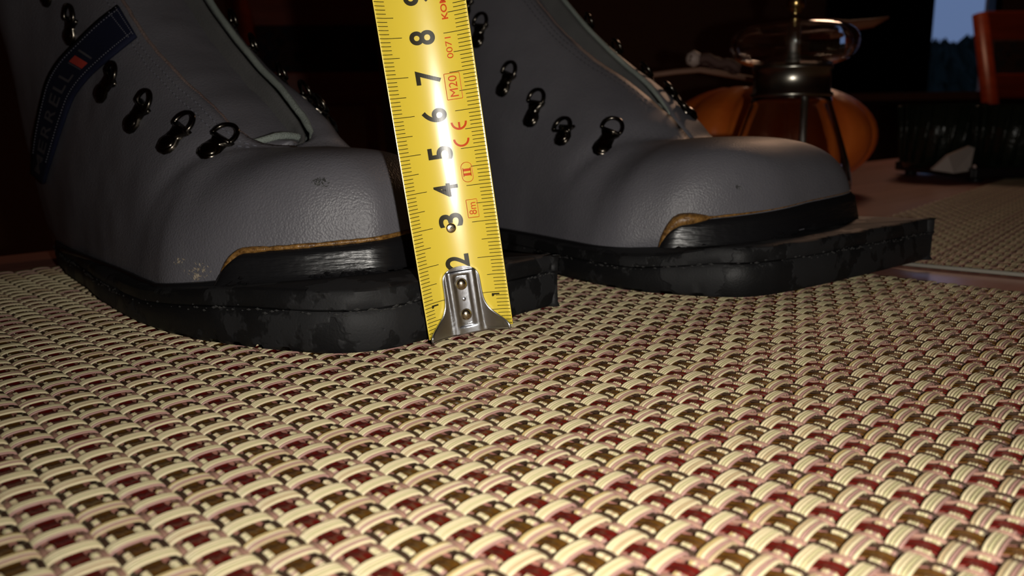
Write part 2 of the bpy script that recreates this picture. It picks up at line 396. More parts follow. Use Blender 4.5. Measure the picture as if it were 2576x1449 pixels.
def placemat(label, i0, i1, r0, r1, rz, origin, phase, seed, zoff=0.0):
    """columns i0..i1 and rows r0..r1 of the lattice; origin/phase place lattice point (0,0)"""
    ncol, nrow = i1 - i0, r1 - r0; rnd = random.Random(seed)
    a_, b_ = Vector((math.cos(rz), math.sin(rz), 0)), Vector((math.sin(rz), -math.cos(rz), 0))
    # local x runs with the weft, local y = -b ; root at the corner of smallest x, smallest y
    root_p = Vector(origin) + a_ * ((i0 - 0.5 + phase[0]) * PP) + b_ * ((r1 - 0.5 + phase[1]) * QQ)
    root = empty('placemat', label, 'placemat', (root_p.x, root_p.y, zoff), rz)
    sets = [[CREAM, PINK, CREAM, TAN], [CREAM, OLIVE, CREAM, CREAM], [TAN, PINK, CREAM, GOLD], [CREAM, TAN, CREAM, CREAM], [PINK, CREAM, OLIVE, CREAM]]
    wm = {}
    for p in (0, 1):
        for k, s_ in enumerate(sets): wm[p, k] = weft_mesh('weft_band', ncol, p, s_)
    for j in range(nrow):
        r = r1 - 1 - j                     # lattice row at local y=(j+.5)Q
        # column i is crossed over when (i + r) is even (even i = brown over on even rows)
        par = (i0 + r) % 2
        o = bpy.data.objects.new('weft_band', wm[par, rnd.choice([0, 1, 1, 2, 3, 4]) if j % 2 else rnd.choice([0, 1, 1, 3, 4])])
        C.objects.link(o); o.parent = root; o.location = (0, (j + .5)*QQ*S, 0)
    RED, BROWN, PK, DK = (0.125, 0.005, 0.003), (0.115, 0.046, 0.006), (0.37, 0.21, 0.155), (0.055, 0.030, 0.018)
    strip = {}; flank = {}
    for odd in (0, 1):
        for p in (0, 1):
            strip[odd, p] = warp_mesh('warp_strip', nrow, p, 1.38, -0.18, -0.80, RED if odd else BROWN, 0.16)
            flank[odd, p] = warp_mesh('flank_cord', nrow, p, 0.50, -0.05, -0.80, PK if odd else DK, 0.30, rnd=True)
    for k in range(ncol):
        i = i0 + k; odd = i % 2
        # on top where (i + r) odd. local row j=0 is r1-1
        p = 0 if (i + r1 - 1) % 2 == 1 else 1
        x = (k + .5)*PP
        o = bpy.data.objects.new('warp_strip', strip[odd, p]); C.objects.link(o); o.parent = root; o.location = (x*S, 0, 0)
        for s in (-1, 1):
            o = bpy.data.objects.new('flank_cord', flank[odd, p]); C.objects.link(o); o.parent = root; o.location = ((x + s*3.0)*S, 0, 0)
    return root, ncol*PP, nrow*QQ
mat1, L1, L2 = placemat('woven cream and maroon vinyl placemat under both boots', -3, 43, -114, 24, ANG, (0, 0, 0), (0.69, 0.84), 3, -1.35)
ANG2 = math.radians(49)
a2 = Vector((math.cos(ANG2), math.sin(ANG2), 0)); b2 = Vector((math.sin(ANG2), -math.cos(ANG2), 0))
corner2 = Vector((124, 357, 0))
mat2, M1, M2 = placemat('second woven placemat lying beyond the right boot tip', 0, 84, 0, 118, ANG2, corner2, (0.5, 0.5), 9, -1.35)
m_ = MB(); m_.tube([(-0.6, -1, 0.1), (-0.6, M2*0.5, 0.1), (-0.6, M2 + 1, 0.1)], 0.9, 8); e_ = m_.build('hem_cord', M['felt'], mat2)
m_ = MB()
for k in range(9): m_.tube([(-0.6, 20 + k*27.5, 0.1), (-0.6, 25 + k*27.5, 0.1)], 1.05, 8)
m_.build('red_hem_wrap', M['coral'], mat2)

# ------------------------------------------------------------------ boots
def superell(t, w, n):
    ph = t*math.pi/2; return w*math.cos(ph)**(2/n), math.sin(ph)**(2/n)
STN = [ # s,   Bz,  Ts,  Tz,  near, far, n, beta
 (24.0, 17, 24.0, 22, 6, 6, 2.4, 0), (24.6, 15, 24.6, 32, 16, 16, 2.5, 0), (26.0, 14, 26.0, 38.5, 23, 23, 2.6, 0), (28.5, 13, 28.5, 43, 28.5, 28.5, 2.65, 0),
 (32.5, 12, 32.5, 46.8, 33.5, 33, 2.7, 0), (38, 11, 38, 49.9, 38, 37, 2.7, 0), (45, 10, 45, 51.5, 41.5, 40, 2.7, 0), (53, 9, 53, 52.1, 44, 42.5, 2.6, 0),
 (62, 8, 62, 52.2, 45.8, 44, 2.45, 0), (70, 7, 70, 53.2, 46.4, 44.6, 2.3, 0), (77, 7, 77, 56.5, 46.6, 44.6, 2.2, 0), (84, 7, 84, 61.5, 46.4, 44, 2.1, 0), (93, 7, 93, 68.5, 45.8, 43, 2.05, 0),
 (104, 7, 104, 77, 44.8, 41, 2.0, 0), (118, 7, 118, 86, 43.5, 39, 2.0, 0), (132, 7, 131, 95.5, 42, 37, 2.0, 0), (147, 7, 144, 106, 40.5, 36, 2.0, 0.0), (163, 7, 155, 116.5, 39, 35.5, 2.0, 0.02),
 (182, 7, 164, 126, 38, 35.5, 2.0, 0.06), (207, 7, 173, 136, 37.5, 36, 2.0, 0.12), (236, 8, 181, 146, 37, 36, 2.0, 0.22), (262, 14, 188, 156, 37, 36, 2.0, 0.36), (276, 30, 194, 166, 37, 36, 2.0, 0.5),
 (281, 52, 198, 176, 36.5, 36, 2.0, 0.65), (281, 75, 201, 187, 36, 36, 2.0, 0.8), (279, 100, 203, 199, 37, 37, 2.0, 0.92), (276, 125, 204, 211, 38, 38, 2.0, 1.0), (274, 150, 204, 223, 39, 39, 2.0, 1.0), (273, 175, 204, 235, 40, 40, 2, 1)]
def dense(tab, n):
    out = []
    pts = [Vector(r) if False else r for r in tab]
    m = len(pts)
    for i in range(m-1):
        p0, p1, p2, p3 = pts[max(i-1, 0)], pts[i], pts[i+1], pts[min(i+2, m-1)]
        for k in range(n):
            t = k/n
            out.append(tuple(0.5*((2*b) + (c-a)*t + (2*a-5*b+4*c-d)*t*t + (3*b-a-3*c+d)*t**3) for a, b, c, d in zip(p0, p1, p2, p3)))
    out.append(pts[-1]); return out
def boot(P):
    ang = P['ang']; d = Vector((math.cos(ang), math.sin(ang), 0)); l = Vector((-d.y, d.x, 0))
    kx, ks, kz = P['kx'], P['ks'], P['kz']
    o0 = Vector(P['O']); ml = P['mir']
    root = empty('ski_boot', P['label'], 'boot', (o0.x, o0.y, 0), math.atan2(-d.y, -d.x), 'pair of grey leather ski boots')
    # local frame: +x = towards the heel (s), +y = towards the camera side (v negative), z up
    def W(s, v, z):   # mm, boot coordinates -> local mm
        tilt = P.get('bend', 0.0) * max(0, s - 60)**1.0
        return (s*ks, -(v*kx) - tilt, z*kz)
    wt = P['widths']
    ST = dense([(a, b, c, d_ - P['dip']*math.exp(-((a-76)/9)**2), *interp(wt, i), g_ + P['box']*max(0, 1 - abs(i - 4)/6), h_) for i, (a, b, c, d_, e_, f_, g_, h_) in enumerate(STN)], 4)
    gap = P['gap']
    NC = 26
    near, far = [], []
    info = []
    for st in ST:
        s, Bz, Ts, Tz, wn_, wf_, n, be = st; be = min(1, max(0, be))
        def pt(t, side, st=st, be=be):
            s, Bz, Ts, Tz, wn_, wf_, n, _ = st
            w_ = wn_ if side < 0 else wf_
            ph = t*math.pi/2; g1 = math.sin(ph)**(2/n); v1 = max(0, math.cos(ph))**(2/n)
            ps = t*math.pi; g2 = (1 - math.cos(ps))/2; v2 = math.sin(ps)
            g = (1-be)*g1 + be*g2; v = w_*((1-be)*v1 + be*v2)
            x = s + (Ts - s)*g; z = Bz + (Tz - Bz)*g
            # forefoot crease
            sc0 = P['crease'] + (1 - t)*34; dd = (x - sc0)/3.6
            dep = P['cdep']*math.exp(-dd*dd)*max(0, min(1, (t-0.25)/0.2)) if Ts < 150 else 0
            v -= dep*(1-t)*1.2; z -= dep*t
            # soft wrinkles and lumps
            q = mn.noise(Vector((x*0.03, side*v*0.03, z*0.03 + P['seed'])))*1.6 + mn.noise(Vector((x*0.09, side*v*0.09, z*0.09 + P['seed'])))*0.5
            k = min(1, max(0, (x-60)/40)); v += q*k*0.8
            if side > 0 and be < 0.3:
                gq = interp(gap, s)[0]*P['gf']; z += P['bulge']*min(1, gq/10)*math.exp(-((v - gq - 8)/6.5)**2)
            return Vector((x, side*v, z))
        g = interp(gap, s)[0]
        te = {}
        for side in (-1, 1):
            gg = g*(P['gn'] if side < 0 else P['gf'])
            if gg <= 0.05: te[side] = 1.0; continue
            lo, hi = 0.5, 1.0
            for _ in range(22):
                mid = (lo+hi)/2
                if abs(pt(mid, side).y) > gg: lo = mid
                else: hi = mid
            te[side] = lo
        info.append((pt, te, st))
        near.append([W(*pt(te[-1]*(j/NC)**0.9, -1)) for j in range(NC+1)])
        far.append([W(*pt(te[1]*(j/NC)**0.9, 1)) for j in range(NC+1)])
    mb = MB(); mb.grid(near); mb.grid([r[::-1] for r in far])
    mb.add(near[0] + far[0][::-1], [tuple(range(2*NC+2))])
    up = mb.build('upper', M['leather'], root)
    bm = bmesh.new(); bm.from_mesh(up.data); bmesh.ops.remove_doubles(bm, verts=bm.verts, dist=0.00004)
    bmesh.ops.recalc_face_normals(bm, faces=bm.faces); bm.to_mesh(up.data); bm.free()
    bpy.context.view_layer.update()
    tree_up = bvh(up)
    def loc2w(p): return root.matrix_world @ (Vector(p)*S)
    inv = root.matrix_world.inverted()
    # make sure normals look outwards
    c0 = up.data.polygons[len(up.data.polygons)//4]
    so = up.modifiers.new('leather_thickness', 'SOLIDIFY'); so.thickness = 0.0022; so.offset = -1
    up.data.materials.append(M['lining']); up.data.materials.append(M['lining']); so.material_offset = 1; so.material_offset_rim = 2
    # edges of the throat
    k0 = next(i for i, q in enumerate(info) if q[1][-1] < 1)
    def edge_line(side, dv=0.0, inner=0.0, i0=k0):
        out = []
        for i in range(i0, len(info)):
            pt, te, st = info[i]; p = pt(te[side], side); q = pt(max(0.05, te[side]-0.03), side); t_ = (p - q).normalized()
            out.append((p, t_))
        return out
    for side, nm, m in ((1, 'far_edge_binding', M['edge']), (-1, 'near_edge_binding', M['edge_tan'])):
        mb = MB(); pts = []
        for i, (p, t_) in enumerate(edge_line(side)):
            j = 0.35*mn.noise(Vector((i*0.7, side, P['seed']))); pts.append(Vector(W(*(p + t_*(0.2 + j) - Vector((0, 0, 0.9))))))
        mb.tube(pts, [(P['edge_r'] if side > 0 else 0.8)*min(1, 0.35 + i/9) for i in range(len(pts))], 7); mb.build('throat_edge', m, root)
    # inner lining flaps seen on the far side
    rows = []
    for i in range(k0, len(info)):
        pt, te, st = info[i]; p = pt(te[1], 1); 
        dn = interp(gap, st[0])[0]
        row = []
        for j in range(7):
            f = j/6; row.append(W(p.x + 1.5*f, p.y - 2.5 - 4.5*math.sin(f*1.5)*min(1, dn/12) , p.z - 1.5 - P['flap']*f*min(1, 0.3 + dn/14)))
        rows.append(row)
    mb = MB(); mb.grid(rows); o = mb.build('inner_flap', M['lining'], root); q = o.modifiers.new('s', 'SOLIDIFY'); q.thickness = 0.0015
    # tongue
    rows = []; edge = []
    for i in range(k0, len(info)):
        pt, te, st = info[i]; dn = interp(gap, st[0])[0]
        pn, pf = pt(te[-1], -1), pt(te[1], 1); f0 = min(1, (i-k0)/5)
        row = []
        hw = (dn + 4)*min(1, 0.35 + f0)
        for j in range(13):
            f = -1 + j/6; top = pn.lerp(pf, 0.5)
            dip = P['tong']*min(1, 0.15 + 0.85*f0) + abs(f)**2.2*7 - 0
            wr = 0.8*mn.noise(Vector((st[0]*0.12, f*1.5, 4)))
            row.append(W(top.x + dip*0.35, f*hw, top.z - dip + 1.5 + wr))
        rows.append(row)
    mb = MB(); mb.grid(rows); o = mb.build('tongue', M['leather'], root); q = o.modifiers.new('s', 'SOLIDIFY'); q.thickness = 0.002
    mb = MB(); r1 = rows[min(22, len(rows)-1)]
    mb.tube([Vector(p) + Vector((0, 0, 0.3)) for p in rows[34][1:12]] if len(rows) > 36 else r1, 1.1, 6); mb.build('tongue_seam', M['felt'], root)
    # pale rounded end of the tongue at the vamp
    mb = MB(); arc = []
    for j in range(1, 12):
        f = -1 + j/6; r_i = int(P['tip_i'] + P['tip_k']*abs(f)**2.2); arc.append(Vector(rows[min(r_i, len(rows)-1)][j]) + Vector((0, 0, 0.9)))
    mb.tube(arc, [0.6 + 0.9*math.sin(math.pi*k/10) for k in range(11)], 6); mb.build('tongue_piping', M['edge'], root)
    # stitching along the throat
    def dashes(line, m, name, L=1.7, step=2.6, r=0.22):
        mb = MB(); acc = 0; k = 0
        for a, b in zip(line, line[1:]):
            seg = (b - a).length
            while k*step < acc + seg:
                t = (k*step - acc)/max(seg, 1e-6); p = a.lerp(b, t); d_ = (b-a).normalized(); mb.tube([p - d_*L/2, p, p + d_*L/2], [r*.4, r, r*.4], 5); k += 1
            acc += seg
        if mb.v:
            o = mb.build(name, m, root); o['kind'] = 'stuff'
    for off in (3.4, 6.2):
        ln = []
        for i in range(k0 + 1, len(info)):
            pt, te, st = info[i]; tt = te[-1]; p = pt(tt, -1)
            for _ in range(60):
                if (pt(tt, -1) - p).length >= off: break
                tt -= 0.006
            a = pt(tt, -1); b = pt(tt - 0.02, -1); c = info[min(i+1, len(info)-1)][0](tt, -1)
            nrm = (b - a).cross(c - a).normalized()
            if nrm.y > 0: nrm = -nrm
            ln.append(Vector(W(*(a + nrm*0.25))))
        dashes(ln, M['thread_dark'] if P['mir'] else M['thread'], 'stitching')
    # ---- sole
    outl = P['outline']
    cl = catmull([(a, b, 0) for a, b in outl], 8, True)
    def top_z(s): return interp(P['sole_t'], s)[0]
    def layer(z0f, z1f, ins0, ins1, name, lug=False, m=None):
        n = len(cl); nr = []
        for i in range(n):
            t = (cl[(i+1) % n] - cl[i-1]).normalized(); nr.append(Vector((t.y, -t.x, 0)))
        ctr = sum(cl, Vector())/n
        if (cl[0] - ctr).dot(nr[0]) < 0: nr = [-q for q in nr]
        prof = [(0.0, 0.9), (0.12, 0.0), (0.5, -0.15), (0.88, 0.0), (1.0, 0.9)]
        v = []; 
        for f, ins in prof:
            for i in range(n):
                p = cl[i] - nr[i]*(ins + ins0 + (ins1-ins0)*f)
                z0, z1 = z0f(p.x), z1f(p.x); z = z0 + (z1 - z0)*f
                if lug and f < 0.05 and p.x > 20 and (i % 5) in (0,): z += 2.2
                p = p + nr[i]*0.5*mn.noise(Vector((p.x*0.15, p.y*0.15, z*0.3 + P['seed'])))
                v.append(W(p.x, p.y, z))
        f_ = []
        m5 = len(prof)
        for k in range(m5-1):
            for i in range(n): f_.append((k*n+i, k*n+(i+1) % n, (k+1)*n+(i+1) % n, (k+1)*n+i))
        f_.append(tuple(range(n))[::-1]); f_.append(tuple((m5-1)*n+i for i in range(n)))
        mb = MB(); mb.add(v, f_); return mb.build(name, m or M['rubber'], root, True, 0, 50)
    zb = lambda s: interp(P['spring'], s)[0]
    layer(lambda s: zb(s), lambda s: zb(s) + top_z(s)*0.66, 0.3, 0.0, 'outsole', True)
    layer(lambda s: zb(s) + top_z(s)*0.66, lambda s: zb(s) + top_z(s), 0.5, 0.9, 'midsole')
    # ragged glue line between the two sole layers
    mb = MB(); n = len(cl); rnd = random.Random(P['seed']); ctr = sum(cl, Vector())/n
    for i in range(n):
        a, b = cl[i], cl[(i+1) % n]; t = (b-a).normalized(); nn = Vector((t.y, -t.x, 0)); nn = nn if (a-ctr).dot(nn) > 0 else -nn
        cnt = max(1, int((b-a).length/1.1))
        for k in range(cnt):
            if mn.noise(Vector((a.x*0.06, a.y*0.06, P['seed']))) < -0.12 and rnd.random() < .8: continue
            p = a.lerp(b, (k + rnd.random())/cnt) + nn*(0.05 + rnd.random()*0.25); z = zb(p.x) + top_z(p.x)*0.66 + rnd.gauss(0, 0.45)
            r = 0.22 + rnd.random()*0.4; c = Vector((p.x, p.y, z)); q = [c + t*r*1.8, c + Vector((0, 0, r*.7)), c - t*r*1.8, c - Vector((0, 0, r*.7)), c + nn*r*0.8]
            mb.add([W(*x) for x in q], [(0, 1, 4), (1, 2, 4), (2, 3, 4), (3, 0, 4)])
    o = mb.build('scuffed_seam', M['scuff'], root, False); o['kind'] = 'stuff'
    # ---- glossy toe guard wrapped round the toe + mustard glue line on top of it
    def hug(s, side, z, off):
        """point on the upper at station s, side, height z, pushed outwards"""
        best = None
        for pt, te, st in info:
            if st[0] > 70: break
            if best is None or abs(st[0]-s) < abs(best[2][0]-s): best = (pt, te, st)
        return None
    path = []
    gs = P['guard_s']
    base_line = []
    for st in ST:
        if st[0] <= gs: base_line.append((st[0], st[4], st[5]))
    nearp = [Vector((a, -b, 0)) for a, b, c in base_line][::-1]; farp = [Vector((a, c, 0)) for a, b, c in base_line]
    poly = nearp + [Vector((23.9, 0, 0))] + farp
    # resample evenly
    L = [0]
    for a, b in zip(poly, poly[1:]): L.append(L[-1] + (b-a).length)
    NT = 90; samp = []
    for k in range(NT+1):
        t = L[-1]*k/NT; i = max(j for j in range(len(L)) if L[j] <= t + 1e-9); i = min(i, len(poly)-2)
        f = (t - L[i])/max(1e-6, L[i+1]-L[i]); samp.append((poly[i].lerp(poly[i+1], f), t/L[-1]))
    def surf(p, nn, z):
        o_ = Vector(p) + nn*14 + Vector((0, 0, z)); ow = loc2w(W(*o_)); dw = (loc2w(W(*(o_ - nn))) - ow).normalized()
        h = tree_up.ray_cast(ow, dw, 0.06)
        if h[0] is None: return None
        return inv @ h[0] / S, (inv.to_3x3() @ (-dw)).normalized()
    rows = []; seam = []
    ct = Vector((60, 0, 0))
    for p, f in samp:
        nn = (p - ct); nn.z = 0; nn.normalize()
        endf = max(0.0, min(f, 1-f)*L[-1])
        zt = interp(P['guard_z'], f)[0]; z0 = zb(p.x) + top_z(p.x) - 1.2
        k = min(1, endf/8); k = max(0.0, math.sin(k*math.pi/2))**0.8
        z1 = z0 + 1.5 + (zt - z0 - 1.5)*k
        row = []
        for j in range(9):
            g = j/8; z = z0 + (z1-z0)*g
            r_ = surf(p, nn, z/1.0)
            if r_ is None: r_ = (Vector(W(p.x, p.y, z)), Vector((-nn.x, nn.y, 0)))
            off = 1.7 + 2.6*(1-g)**2 + (0.35*math.sin(g*math.pi)) - (1.5 if j == 8 else 0)
            if j == 0: off = 3.0 + (1.0 if endf < 6 else 2.0)
            q = r_[0] + r_[1]*off; row.append(q)
        rows.append(row)
        r_ = surf(p, nn, z1 + 0.6)
        if r_: seam.append((r_[0] + r_[1]*0.15))
    mb = MB(); mb.grid(rows); mb.build('toe_guard', M['gloss'], root)
    mb = MB(); mb.tube(seam, [P['gl'](i/len(seam))*(0.75 + 0.25*mn.noise(Vector((i*.4, 0, P['seed'])))) + (P['glue_end'] if (i < 12 ) else 0)*math.sin(min(1, i/12)*math.pi) for i in range(len(seam))], 6); mb.build('glue_line', M['glue'], root)
    # torn, lumpy rubber where the guard was glued to the sole
    mb = MB(); rnd = random.Random(int(P['seed']*10))
    for i in range(4, len(rows) - 4):
        for _ in range(3):
            q = Vector(rows[i][0 if rnd.random() < .7 else 1]).lerp(Vector(rows[i+1][0]), rnd.random()) + Vector((0, 0, rnd.random()*2.2 - 0.6))
            if mn.noise(q*0.09 + Vector((P['seed'], 0, 0))) < 0.0: continue
            t_ = (Vector(rows[i+1][0]) - Vector(rows[i][0])).normalized(); r = 0.25 + rnd.random()*0.55; nn = Vector((-t_.y, t_.x, 0)); nn = nn if nn.dot(Vector(rows[i][0]) - Vector((60, 0, 0))) > 0 else -nn
            z_ = Vector((0, 0, 1)); P6 = [q + t_*r*2.2, q + z_*r*(.6+rnd.random()*.6), q - t_*r*(1+rnd.random()*1.5), q - z_*r*.7, q + nn*r*(.8 + rnd.random()), q - nn*r]
            mb.add(P6, [(0, 1, 4), (1, 2, 4), (2, 3, 4), (3, 0, 4), (1, 0, 5), (2, 1, 5), (3, 2, 5), (0, 3, 5)])
    if mb.v: o = mb.build('torn_rubber', M['gloss'], root, False); o['kind'] = 'stuff'
    # welt where the leather meets the sole
    mb = MB(); wl_ = []
    for st in ST:
        if gs - 6 < st[0] < 190 and st[0] == st[0] and st[2] > 30: wl_.append(Vector(W(st[0], -st[4] - 0.8, zb(st[0]) + top_z(st[0]) + 0.2)))
    mb.tube(wl_, 1.0, 6); mb.build('welt', M['gloss'], root)
    return dict(root=root, bvh=tree_up, W=W, info=info, loc2w=loc2w, inv=inv, k0=k0)

def hook(B, px, py, qx, qy, flip=False, scale=1.0, hit=None):
    """lace hook: ring centre seen near (px,py), rivet near (qx,qy)"""
    hp = []
    for x, y in ((px, py), (qx, qy)):
        h = B['bvh'].ray_cast(EYE, ray(x, y), 3.0)
        if h[0] is None: return
        n = h[1] if h[1].dot(ray(x, y)) < 0 else -h[1]; hp.append((h[0], n))
    root = B['root']; inv = B['inv']; i3 = inv.to_3x3()
    n = (hp[0][1] + hp[1][1]).normalized(); c = hp[1][0]; u = (hp[0][0] - hp[1][0]); Lr = u.length; u = (u - n*u.dot(n)).normalized(); v = n.cross(u)
    make_hook(root, inv @ c / S, (i3 @ u).normalized(), (i3 @ v).normalized(), (i3 @ n).normalized(), Lr/S, flip, scale)
def make_hook(root, c, u, v, n, L, flip, k):
    def P3(a, b, h): return c + u*a + v*b + n*h
    # riveted tab: drop-shaped plate, doubled over, narrowing to a neck that holds the ring
    mb = MB(); L = min(L, 10); rim = [(-4.4, 0), (-3.9, 2.3), (-2.1, 3.7), (0.5, 3.8), (2.4, 3.0), (max(2.9, L*0.55), 2.8), (max(3.8, L*0.72), 3.9), (max(4.8, L*0.90), 4.0)]
    out = [(a*k if a < 2.5 else a, b*k) for a, b in rim]; out = out + [(a, -b) for a, b in out[::-1] if b > 0.01]
    nv = len(out); rings = []
    for h, s_ in ((0.0, 1.0), (0.9, 1.0), (1.5, 0.82), (1.75, 0.45)):
        rings.append([P3(a*s_ + (1-s_)*0.2, b*s_, h + (0.5 if a > 2 else 0)) for a, b in out])
    f = [tuple((len(rings)-1)*nv + i for i in range(nv))]
    for r in range(len(rings)-1):
        for i in range(nv): f.append((r*nv+i, r*nv+(i+1) % nv, (r+1)*nv+(i+1) % nv, (r+1)*nv+i))
    mb.add([q for r in rings for q in r], f); tab = mb.build('hook', M['gunmetal'], root)
    # domed rivet
    mb = MB(); rows = []
    for i in range(6):
        a = i/5*math.pi/2; rows.append([P3(-0.3 + 3.2*k*math.cos(a)*math.cos(b), 3.2*k*math.cos(a)*math.sin(b), 1.3 + 1.3*math.sin(a)) for b in [2*math.pi*j/16 for j in range(17)]])
    mb.grid(rows); mb.build('rivet', M['gunmetal'], tab)
    # D ring
    mb = MB(); cx = L*0.98; R = 4.1*k; pts = []
    if flip: cx = L*0.55
    for j in range(25):
        a = math.radians(-112 + 224*j/24); pts.append(P3(cx - R*0.15 + R*1.05*math.cos(a), R*math.sin(a), 1.6 + (0.9 if not flip else 1.6) + 0.6*math.cos(a)))
    mb.tube(pts, 0.78*k, 8); mb.tube([pts[0], (pts[0]+pts[-1])/2, pts[-1]], 0.72*k, 8); mb.build('ring', M['gunmetal'], tab)

def outline(near, far):
    """near/far: (s, v) lists from toe to heel"""
    return [(s, -v) for s, v in near] + [(s, v) for s, v in far[::-1]]
a1 = math.radians(-43); d1 = Vector((math.cos(a1), math.sin(a1), 0)); l1 = Vector((-d1.y, d1.x, 0))
F1 = Vector((12.9, 249.0, 0))
B1 = boot(dict(ang=a1, O=F1 - l1*46, kx=1, ks=1, kz=1, mir=False, seed=1.3, crease=70, bend=0.035,
    widths=[(0, 1, 6), (1, 4, 18), (2, 7, 27), (3, 10.5, 33), (4, 16, 37), (5, 23, 40), (6, 30, 43), (7, 37, 45), (8, 42, 47), (9, 45.5, 48), (10, 46.8, 48), (12, 46, 46), (14, 44, 42), (17, 42, 38), (20, 42, 37), (24, 43, 38), (28, 44, 41)],
    label='left grey leather ski boot with navy strap, tape measure at its toe',
    gap=[(0, 0), (72, 0), (74, 9), (79, 14), (86, 16.5), (112, 19), (140, 20), (170, 20), (220, 18), (270, 18)], gn=0.95, gf=0.78, bulge=4.0, box=0.0, dip=0.0, cdep=1.5, edge_r=1.35,
    flap=13, tong=5, tip_i=3, tip_k=9,
    outline=outline([(0.3, 8), (1.2, 20), (5, 28), (12, 34.5), (25, 41), (37, 45), (51, 49), (81, 52.5), (123, 50), (160, 45), (200, 40), (235, 33), (254, 24), (264, 8)],
                    [(0, 44), (3, 46.5), (30, 48), (60, 50), (90, 49), (120, 43), (160, 36), (200, 35), (240, 36), (262, 27), (271, 8)]),
    sole_t=[(0, 17), (30, 17), (45, 15.5), (60, 13.5), (80, 11.5), (280, 11.5)], spring=[(0, 0), (300, 0)],
    guard_s=57, guard_z=[(0, 22.8), (0.15, 23.8), (0.35, 25), (0.5, 26.2), (0.85, 27), (1, 26)], glue_end=0.35, gl=lambda f: 1.0))
for a in ((297, 190, 262, 232, False), (378, 262, 338, 308, False), (476, 320, 428, 362, False), (573, 348, 532, 380, False), (190, 42, 180, 88, False), (135, -50, 122, -8, False)):
    hook(B1, *a)
a2_ = math.radians(-50); d2 = Vector((math.cos(a2_), math.sin(a2_), 0)); l2 = Vector((-d2.y, d2.x, 0))
F2 = Vector((169, 315, 0))
B2 = boot(dict(ang=a2_, O=F2 - l2*60, kx=1, ks=1.0, kz=1.0, mir=True, seed=5.1, crease=72, bend=0.0,
    widths=[(0, 3, 16), (1, 9, 35), (2, 16, 45), (3, 23, 51), (4, 31, 54.5), (5, 39, 57), (6, 46.5, 58.5), (7, 52, 59.5), (8, 57.5, 60), (9, 59, 59), (10, 58.5, 57), (12, 56, 53), (14, 52, 48), (17, 47, 43), (20, 44, 41), (28, 44, 42)],
    label='right grey leather ski boot, standing behind the tape measure',
    gap=[(0, 0), (84, 0), (87, 2), (100, 5.5), (120, 9), (140, 10.5), (170, 10.5), (200, 10), (270, 10)], gn=1.0, gf=1.0, bulge=1.5, box=0.9, dip=2.0, cdep=2.3, edge_r=1.2,
    flap=9, tong=8, tip_i=2, tip_k=4,
    outline=outline([(3, 6), (5.6, 30), (9, 42), (15, 51), (30, 59), (46, 65), (65, 66.5), (90, 63.5), (123, 57), (160, 50), (200, 46), (235, 42), (258, 33), (270, 12)],
                    [(0, 57), (3, 60), (30, 62.5), (60, 65), (90, 62), (120, 53), (160, 46), (200, 42), (240, 40), (262, 30), (271, 8)]),
    sole_t=[(0, 17), (22, 17), (34, 14.5), (48, 12.3), (280, 11.5)], spring=[(0, 1.5), (12, 0.5), (30, 0), (300, 0)],
    guard_s=50, guard_z=[(0, 22.5), (0.15, 24), (0.5, 27.2), (0.9, 28.8), (1, 27)], glue_end=1.9, gl=lambda f: max(0.25, 1 - 2.2*f)))
for a in ((1217, 58, 1203, 100, False), (1291, 182, 1268, 222, False), (1358, 252, 1338, 298, False), (1432, 315, 1418, 345, True), (1542, 325, 1516, 372, False), (1182, 0, 1170, 30, False)):
    hook(B2, *a)

# hooks of the far side, seen edge-on over the throat
def far_hook(B, s, flip=False):
    pt, te, st = min(B['info'], key=lambda q: abs(q[2][0] - s))
    def q(t): return Vector(B['W'](*pt(t, 1)))
    t = te[1]; e = q(t)
    while (q(t) - e).length < 8: t -= 0.01
    t2 = t
    while (q(t2) - e).length < 15: t2 -= 0.01
    i = B['info'].index((pt, te, st)); nx = Vector(B['W'](*B['info'][min(i+2, len(B['info'])-1)][0](t, 1)))
    a = q(t); b = q(t2); u = (a - b).normalized(); n = u.cross(nx - a).normalized()
    if n.z < 0: n = -n
    make_hook(B['root'], b, u, n.cross(u), n, (a-b).length, flip, 1.0)
for s_ in (92, 104, 122, 142, 164): far_hook(B1, s_)
for s_ in (88, 98, 116, 136, 158): far_hook(B2, s_)

# scuffs in the leather of the left boot
for px, py, r, m in ((805, 455, 16, 'dark'), (500, 690, 26, 'pale'), (450, 655, 8, 'pale'), (1855, 470, 5, 'dark')):
    B = B1 if px < 1200 else B2; mb = MB(); rnd = random.Random(px)
    for k in range(46 if r > 10 else 14):
        x, y = px + rnd.gauss(0, r*.55), py + rnd.gauss(0, r*.45)
        h = B['bvh'].ray_cast(EYE, ray(x, y), 3.0)
        if h[0] is None: continue
        c = B['inv'] @ h[0] / S; n = (B['inv'].to_3x3() @ (h[1] if h[1].dot(ray(x, y)) < 0 else -h[1])).normalized(); u = n.orthogonal().normalized(); v = n.cross(u); a = rnd.random()*6.28
        d_ = u*math.cos(a) + v*math.sin(a); e_ = n.cross(d_); L = 0.25 + rnd.random()*0.55
        mb.add([c + d_*L + n*.05, c + e_*L*.35 + n*.22, c - d_*L + n*.05, c - e_*L*.35 + n*.08], [(0, 1, 2), (0, 2, 3)])
    if mb.v: o = mb.build('scuff_mark', M['scuff'] if m == 'dark' else M['pale_scuff'], B['root'], False); o['kind'] = 'stuff'

